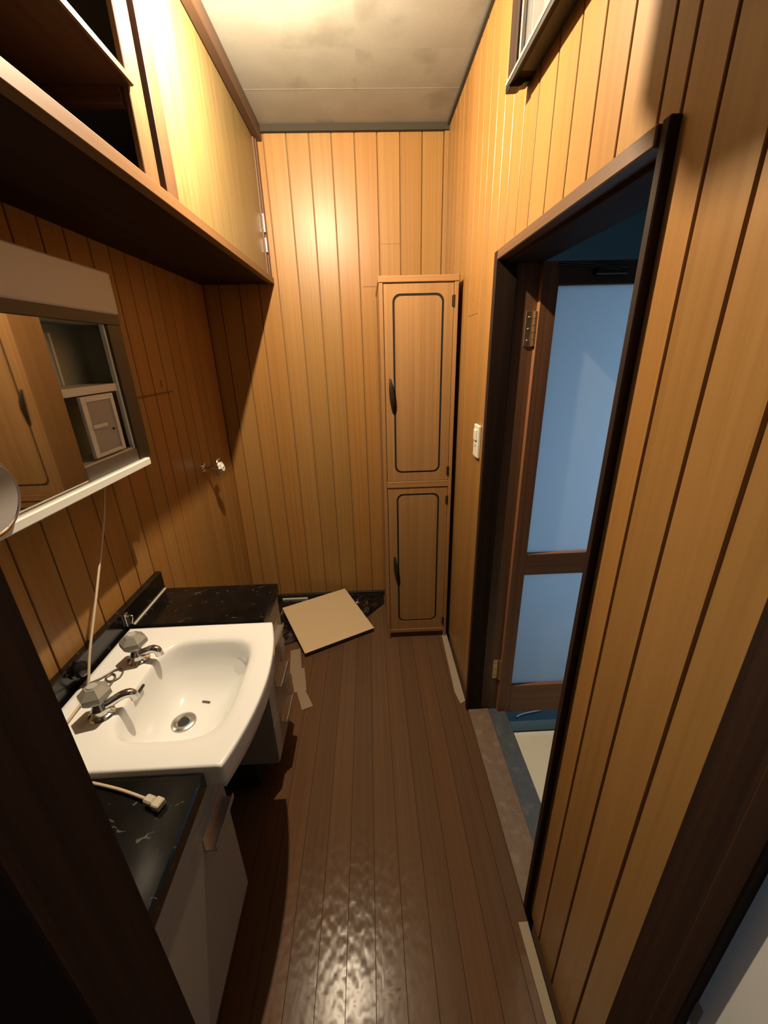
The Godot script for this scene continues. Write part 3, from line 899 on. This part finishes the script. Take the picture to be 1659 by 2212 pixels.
func build_mirror_cabinet() -> void:
	var xf := -0.458
	var z0 := -0.845
	var z1 := -0.30
	var t := thing("mirror_cabinet", "wall mirror cabinet with a sliding mirror and an open shelf niche", "cabinet", P(-0.495, 0.80, -0.6))
	var bd := st_new()
	ub(bd, XL, 0.80, z0, XL + 0.006, 1.146, z1, 0.001)
	ub(bd, XL, 0.80, z0, xf - 0.004, 1.146, z0 + 0.008, 0.001)
	ub(bd, XL, 0.80, z1 - 0.008, xf - 0.004, 1.146, z1, 0.001)
	ub(bd, XL, 0.815, z0, xf - 0.006, 0.835, z1, 0.001)
	ub(bd, XL, 1.06, z0, xf - 0.006, 1.07, z1, 0.001)
	obj("carcass", bd, M.olive_plastic, t, "grey green inside of the cabinet")
	obj("light_box", one(XL + 0.01, 1.0775, z0, xf + 0.003, 1.146, z1, 0.004, 2), M.box_white, t, "plain white light box above the mirror")
	obj("frame", one(xf - 0.01, 1.060, z0, xf + 0.001, 1.0775, z1, 0.001, 2), M.frame_grey, t, "dark top track")
	obj("frame", one(xf - 0.01, 0.815, z0, xf, 1.060, -0.803, 0.001), M.frame_grey, t, "dark upright at the far end")
	obj("frame", one(xf - 0.008, 0.814, -0.803, xf - 0.002, 0.838, -0.648, 0.001, 2), M.alu_grey, t, "grey lower front rail")
	obj("mirror_door", one(xf - 0.008, 0.817, -0.648, xf - 0.003, 1.0595, z1, 0.0, 1), M.mirror, t, "sliding mirror")
	obj("ledge", one(XL, 0.8005, -0.822, -0.449, 0.8155, z1, 0.003, 2), M.ledge_white, t, "white ledge below the mirror")
	obj("outlet", one(-0.4495, 0.803, -0.452, -0.447, 0.813, -0.41, 0.001), M.hole_black, t, "small dark socket on the ledge")
	obj("upright", one(xf - 0.012, 0.838, -0.803, xf - 0.005, 1.06, -0.798, 0.0005), M.white_plastic, t, "thin white edge")
	obj("shelf", one(XL + 0.006, 0.948, -0.80, xf - 0.008, 0.961, -0.60, 0.001), M.white_plastic, t, "white shelf of the niche")
	obj("shelf", one(XL + 0.006, 0.835, -0.80, xf - 0.007, 0.841, -0.60, 0.001), M.white_plastic, t, "white bottom shelf of the niche")
	var bp := obj("back_panel", one(XL + 0.01, 0.962, -0.735, XL + 0.016, 1.045, -0.60, 0.001), M.blue_plastic, t, "bluish panel in the upper niche")
	obj("panel_edge", one(XL + 0.01, 0.962, -0.741, XL + 0.018, 1.045, -0.735, 0.001), M.white_plastic, bp)
	# small framed door in the lower niche
	var f := st_new()
	var x := -0.470
	ub(f, x, 0.845, -0.777, x + 0.006, 0.946, -0.768, 0.001)
	ub(f, x, 0.845, -0.700, x + 0.006, 0.946, -0.688, 0.001)
	ub(f, x, 0.937, -0.768, x + 0.006, 0.946, -0.700, 0.001)
	ub(f, x, 0.845, -0.768, x + 0.006, 0.851, -0.700, 0.001)
	var sd := obj("small_door", f, M.white_plastic, t, "small white framed inner door")
	obj("door_panel", one(x + 0.001, 0.851, -0.768, x + 0.003, 0.937, -0.700, 0.0), M.grey_plastic, sd, "grey panel")
	obj("grip", one(x + 0.003, 0.893, -0.738, x + 0.008, 0.899, -0.700, 0.001), M.white_plastic, sd, "white grip bar")
	var kn := st_new()
	lathe(kn, [Vector2(0, 0.005), Vector2(0.003, 0.004), Vector2(0.003, 0.0)], 10, Transform3D(Basis(Vector3.BACK, -PI / 2), P(x + 0.003, 0.885, -0.757)))
	obj("knob", kn, M.hole_black, sd)
	# round shaving mirror in front of the big one
	var r := thing("round_mirror", "small round grey mirror with a chrome rim at the left edge of the photo", "mirror", P(-0.452, 0.81, -0.452))
	var ds := st_new()
	var xr := Transform3D(Basis(Vector3.BACK, -PI / 2), P(-0.4445, 0.858, -0.449))
	lathe(ds, [Vector2(0, 0.003), Vector2(0.069, 0.003), Vector2(0.070, -0.005), Vector2(0, -0.005)], 40, xr)
	obj("disc", ds, M.grey_plastic, r)
	var rm := st_new()
	var cp := []
	for k in 49:
		cp.append(xr * Vector3(0.071 * cos(TAU * k / 48), 0, 0.071 * sin(TAU * k / 48)))
	tube(rm, cp, 0.0045, 8)
	obj("rim", rm, M.chrome, r, "chrome rim")
	var arm := st_new()
	tube(arm, [P(-0.4485, 0.8155, -0.449), P(-0.4485, 0.812, -0.449)], 0.006, 8)
	obj("bracket", arm, M.chrome, r)

func build_transom() -> void:
	var t := struct_node("window_3", "glazed transom in a dark frame high above the bathroom doorway", "window", P(0.255, 1.39, -0.66))
	var z0 := -0.834
	var z1 := -0.45
	var y0 := 1.390
	var y1 := 1.60
	var xf := 0.237
	obj("stile", one(xf + 0.002, y0, z0, XR, y1, z0 + 0.036, 0.001), M.dark_wood, t)
	obj("stile", one(xf + 0.002, y0, z1 - 0.036, XR, y1, z1, 0.001), M.dark_wood, t)
	obj("rail", one(xf + 0.004, y0, z0 + 0.036, XR, y0 + 0.010, z1 - 0.036, 0.001, 2), M.black_base, t)
	obj("rail", one(xf + 0.004, y1 - 0.016, z0 + 0.036, XR, y1, z1 - 0.036, 0.001, 2), M.dark_wood, t)
	var sl := st_new()
	prism(sl, [P(xf, 1.382, z0), P(XR, 1.406, z0), P(XR, 1.412, z0), P(xf, 1.3905, z0)], P(0, 0, z1 - z0), 2)
	obj("sill", sl, M.black_base, t, "black sloping sill under the frame")
	obj("bead", one(xf - 0.001, 1.3885, z0, xf + 0.003, 1.3925, z1, 0.0005, 2), M.putty, t, "pale front bead")
	obj("bead", one(xf + 0.006, y0 + 0.010, z0 + 0.036, xf + 0.011, y0 + 0.015, z1 - 0.036, 0.0005, 2), M.putty, t, "pale glazing bead")
	obj("bead", one(xf + 0.006, y0 + 0.015, z0 + 0.036, xf + 0.011, y1 - 0.016, z0 + 0.042, 0.0005), M.putty, t, "pale glazing bead")
	obj("pane", one(xf + 0.012, y0 + 0.010, z0 + 0.036, xf + 0.0135, y1 - 0.016, z1 - 0.036, 0.0), M.clear_glass, t)
	obj("backing", one(0.264, y0 + 0.010, z0 + 0.036, 0.268, y1 - 0.016, z1 - 0.036, 0.0), M.transom_board, t, "pale board behind the glass")
	obj("glazing_bar", one(xf + 0.0145, y0 + 0.010, z0 + 0.058, 0.2635, y1 - 0.016, z0 + 0.064, 0.0005), M.brown_wood, t)
	# shaped end block under the far end
	var pr := st_new()
	prism(pr, [P(xf, 1.384, z0), P(XR, 1.408, z0), P(XR, 1.390, z0), P(0.268, 1.386, z0), P(0.259, 1.3845, z0), P(0.2565, 1.3815, z0), P(0.252, 1.380, z0), P(xf, 1.3795, z0)], P(0, 0, 0.02))
	obj("corbel", pr, M.black_base, t, "small black shaped end block")

func build_lamp() -> void:
	var at := P(-0.178, 1.535, -0.81)
	var t := thing("ceiling_lamp", "bare bulb in a socket on the ceiling in front of the sliding cupboard door", "lamp", P(-0.178, CEIL, -0.81))
	var st := st_new()
	lathe(st, [Vector2(0, -0.03), Vector2(0.03, -0.028), Vector2(0.05, -0.012), Vector2(0.052, 0.0)], 24, Transform3D(Basis(), P(-0.178, CEIL, -0.81)))
	obj("canopy", st, M.cream_plastic, t)
	var so := st_new()
	lathe(so, [Vector2(0, 0.145), Vector2(0.012, 0.145), Vector2(0.014, 0.08), Vector2(0.020, 0.075), Vector2(0.020, 0.038), Vector2(0.016, 0.034)], 20, Transform3D(Basis(), at))
	obj("socket", so, M.black_metal, t)
	var sd := st_new()
	lathe(sd, [Vector2(0.019, 0.050), Vector2(0.05, 0.047), Vector2(0.090, 0.038), Vector2(0.091, 0.036), Vector2(0.05, 0.044), Vector2(0.019, 0.047)], 32, Transform3D(Basis(), at))
	obj("shade", sd, M.black_metal, t, "flat dark metal shade")
	var bu := st_new()
	lathe(bu, [Vector2(0, -0.030), Vector2(0.012, -0.0275), Vector2(0.022, -0.020), Vector2(0.0285, -0.008), Vector2(0.029, 0.004), Vector2(0.024, 0.018), Vector2(0.017, 0.032), Vector2(0.015, 0.042)], 24, Transform3D(Basis(), at))
	obj("bulb", bu, M.bulb_glow, t)
	var l := OmniLight3D.new()
	l.name = "bulb_light"
	l.light_color = lin(1.0, 0.80, 0.55)
	l.light_energy = 3.35
	l.light_size = 0.006
	l.omni_range = 12.0
	l.omni_attenuation = 2.0
	l.shadow_enabled = true
	t.add_child(l)
	l.position = at - t.position

	# small junction box that hangs beside the bulb and shades the wall above the entry
	var jb := thing("junction_box", "dark box fixed to the ceiling to the right of the bulb", "box", P(-0.04, 1.42, -0.63))
	obj("case", one(-0.058, 1.42, -0.70, -0.018, CEIL, -0.56, 0.003), M.black_metal, jb)
	obj("cover", one(-0.061, 1.43, -0.69, -0.058, CEIL - 0.008, -0.57, 0.002), M.black_metal, jb)

func build_floor_things() -> void:
	# crumpled black plastic sheet under the board
	var sn := FastNoiseLite.new()
	sn.seed = 9
	sn.frequency = 9.0
	sn.fractal_octaves = 3
	var grid := []
	for j in 57:
		var row := []
		for i in 71:
			var u := i / 70.0
			var v := j / 56.0
			var edge := minf(minf(u, 1.0 - u), minf(v, 1.0 - v))
			# far edge along the wall; near edge slants from the cabinet leg to the drawers
			var x := lerpf(-0.47, 0.034, u)
			var near_z := lerpf(-1.215, -1.345, clampf((x + 0.36) / 0.30, 0.0, 1.0)) if x < -0.06 else lerpf(-1.345, -1.462, (x + 0.06) / 0.094)
			var z := lerpf(-1.521, near_z, v)
			var fold := absf(sn.get_noise_2d(x * 1.6 + z * 0.9, z * 0.45 - x * 0.8))
			var hgt := 0.003 + 0.020 * (0.25 + fold * 1.3) * smoothstep(0.0, 0.14, edge)
			var cap := 0.006 + 0.10 * clampf(-1.11 - z, 0.0, 0.3)
			row.append(P(x, minf(hgt, cap * 0.9), z))
		grid.append(row)
	var st := st_new()
	st.set_smooth_group(0)
	for j in 56:
		for i in 70:
			for p in [grid[j][i], grid[j][i + 1], grid[j + 1][i + 1], grid[j][i], grid[j + 1][i + 1], grid[j + 1][i]]:
				st.set_uv(Vector2(p.x, p.z))
				st.add_vertex(p)
	st.generate_normals()
	tag(obj("plastic_sheet", st, M.black_plastic), "crumpled glossy black plastic sheet under the cream board", "plastic sheet")
	tag(obj("white_strip", one(-0.41, 0.0, -1.5225, -0.30, 0.009, -1.5185, 0.0005), M.white_plastic), "thin white strip against the black baseboard behind the drawers", "strip")
	# cream board lying tilted
	var fl := P(-0.264, 0.02, -1.147)
	var fr := P(-0.017, 0.02, -1.273)
	var bl := P(-0.376, 0.05, -1.393)
	var ex := (fr - fl).normalized()
	var ez := (fl - bl).normalized()
	var ey := ez.cross(ex).normalized()
	ez = ex.cross(ey)
	var c := (fr + bl) / 2.0
	var b := thing("loose_board", "square cream board lying tilted on black plastic by the back wall", "board", c - ey * 0.03)
	var bs := Basis(ex, ey, ez)
	var hw := (fr - fl).length() / 2.0
	var hd := (fl - bl).length() / 2.0
	var tp := st_new()
	box(tp, Vector3(-hw, -0.004, -hd), Vector3(hw, 0.0, hd), 0.001, 0, Vector2.ZERO, Transform3D(bs, c))
	obj("face_sheet", tp, M.board_cream, b)
	var co := st_new()
	box(co, Vector3(-hw + 0.001, -0.021, -hd + 0.001), Vector3(hw - 0.001, -0.004, hd - 0.001), 0.0005, 0, Vector2.ZERO, Transform3D(bs, c))
	obj("core", co, M.board_edge, b, "dark brown edge")
	# tape by the drawers
	var tl := ["strip of beige tape on the floor between the drawers and the board", "crooked patch of beige tape in the middle of three by the drawers", "strip of beige tape on the floor nearest the washbasin"]
	var polys := [
		[P(-0.318, 0.0005, -1.19), P(-0.284, 0.0005, -1.20), P(-0.262, 0.0005, -1.085), P(-0.300, 0.0005, -1.075)],
		[P(-0.300, 0.0009, -1.09), P(-0.255, 0.0009, -1.10), P(-0.234, 0.0009, -1.0), P(-0.272, 0.0009, -0.992)],
		[P(-0.274, 0.0012, -1.02), P(-0.248, 0.0012, -1.02), P(-0.205, 0.0012, -0.935), P(-0.237, 0.0012, -0.922)]]
	for k in 3:
		var ts := st_new()
		prism(ts, polys[k], Vector3(0, 0.0012, 0), 2)
		tag(obj("tape_strip", ts, M.masking_tape), tl[k], "tape", "tape by the drawers")
	# pale strips along the right wall
	var a := st_new()
	prism(a, [P(0.243, 0.0005, -1.236), P(0.262, 0.0005, -1.243), P(0.2615, 0.0005, -0.925), P(0.245, 0.0005, -0.915), P(0.236, 0.0005, -0.96), P(0.240, 0.0005, -1.1)], Vector3(0, 0.003, 0), 2)
	tag(obj("floor_strip", a, M.pale_strip), "pale strip on the floor between the tall cabinet and the bathroom doorway", "strip", "pale strips along the right wall")
	var e := st_new()
	prism(e, [P(0.243, 0.0005, -0.409), P(0.2605, 0.0005, -0.409), P(0.2605, 0.0005, -0.222), P(0.2455, 0.0005, -0.222)], Vector3(0, 0.004, 0), 2)
	tag(obj("floor_strip", e, M.pale_strip), "pale strip on the floor below the wall boards nearest the entry", "strip", "pale strips along the right wall")

func build_small_fittings() -> void:
	# washing machine tap in the back left corner
	var o := P(XL, 0.675, -1.27)
	var t := thing("laundry_tap", "small wall tap with a white star handle near the back left corner", "tap", o)
	var bx := Basis(Vector3.BACK, -PI / 2)
	var st := st_new()
	lathe(st, [Vector2(0, 0.0), Vector2(0.024, 0.0), Vector2(0.022, 0.005), Vector2(0.010, 0.009), Vector2(0.009, 0.055), Vector2(0.013, 0.057), Vector2(0.013, 0.075), Vector2(0, 0.078)], 20, Transform3D(bx, o))
	obj("body", st, M.chrome, t)
	var sp := st_new()
	tube(sp, spline([o + Vector3(0.062, 0.0, 0), o + Vector3(0.066, 0.018, 0.0), o + Vector3(0.066, 0.030, -0.012), o + Vector3(0.066, 0.030, -0.035)], 4), 0.0075, 10)
	tube(sp, [o + Vector3(0.062, 0, 0), o + Vector3(0.064, -0.02, 0.0), o + Vector3(0.064, -0.045, -0.006)], 0.008, 10)
	obj("spout", sp, M.steel, t)
	var hd := st_new()
	var hb := Transform3D(Basis(Vector3.BACK, -PI / 2 + 0.25) * Basis(Vector3.UP, 0.2), o + Vector3(0.078, -0.001, 0.0))
	var star := []
	for k in 24:
		var a := TAU * k / 24
		var r := 0.0215 + 0.0022 * cos(a * 8.0)
		star.append(hb * Vector3(r * cos(a), 0, r * sin(a)))
	prism(hd, star, hb.basis * Vector3(0, 0.014, 0))
	lathe(hd, [Vector2(0, 0.019), Vector2(0.007, 0.018), Vector2(0.009, 0.012)], 14, hb)
	obj("handle", hd, M.cream_plastic, t, "white star-shaped handle")
	# light switch
	var s := thing("light_switch", "narrow white light switch on the wall between the tall cabinet and the door", "switch", P(XR, 0.745, -0.99))
	obj("plate", one(XR - 0.007, 0.749, -1.018, XR, 0.829, -0.975, 0.002), M.switch_white, s)
	obj("rocker", one(XR - 0.011, 0.792, -1.008, XR - 0.0065, 0.818, -0.985, 0.002), M.switch_white, s)
	var ind := st_new()
	ub(ind, XR - 0.0085, 0.776, -1.0, XR - 0.0065, 0.781, -0.994, 0.0005)
	obj("indicator", ind, M.grey_plastic, s)
	# supply cord of the mirror cabinet, ending in a plug on the counter
	var cd := thing("power_cord", "beige cord hanging from the mirror cabinet with its plug on the near counter", "cord", P(-0.45, 0.463, -0.45))
	var cs := st_new()
	tube(cs, spline([P(-0.527, 0.7985, -0.79), P(-0.519, 0.72, -0.74), P(-0.499, 0.62, -0.64), P(-0.486, 0.545, -0.565), P(-0.478, 0.499, -0.525), P(-0.480, 0.4875, -0.495), P(-0.478, 0.4875, -0.44), P(-0.474, 0.4875, -0.405), P(-0.462, 0.482, -0.386), P(-0.440, 0.478, -0.381), P(-0.404, 0.4775, -0.384), P(-0.348, 0.4775, -0.371), P(-0.300, 0.4785, -0.354)], 6), 0.0032, 8)
	obj("cable", cs, M.cord, cd)
	var ps := st_new()
	var pd := (P(-0.279, 0, -0.3455) - P(-0.304, 0, -0.355)).normalized()
	var px := Transform3D(Basis(pd, Vector3.UP, pd.cross(Vector3.UP)), P(-0.303, 0.4795, -0.3545))
	box(ps, Vector3(0.0, -0.006, -0.008), Vector3(0.022, 0.008, 0.008), 0.003, 0, Vector2.ZERO, px)
	box(ps, Vector3(0.022, -0.007, -0.010), Vector3(0.040, 0.008, 0.010), 0.002, 0, Vector2.ZERO, px)
	obj("plug", ps, M.plug, cd, "cream plug")
	var ring := thing("plug_chain", "looped bead chain with a drain stopper lying behind the basin bowl", "chain", P(-0.47, 0.4845, -0.555))
	var cc := st_new()
	var y := 0.4865
	tube(cc, spline([P(-0.508, y, -0.548), P(-0.488, y, -0.560), P(-0.470, y, -0.583), P(-0.456, y, -0.582), P(-0.452, y, -0.566), P(-0.462, y, -0.556), P(-0.475, y, -0.563), P(-0.470, y, -0.574), P(-0.460, y, -0.566), P(-0.458, y, -0.546), P(-0.457, y, -0.536)], 6), 0.0022, 6)
	obj("chain", cc, M.chain, ring)
	var sr := st_new()
	lathe(sr, [Vector2(0, 0.008), Vector2(0.006, 0.008), Vector2(0.012, 0.005), Vector2(0.013, 0.0), Vector2(0, 0.0)], 18, Transform3D(Basis(), P(-0.459, 0.4843, -0.531)))
	obj("stopper", sr, M.drain_metal, ring, "small round drain stopper")
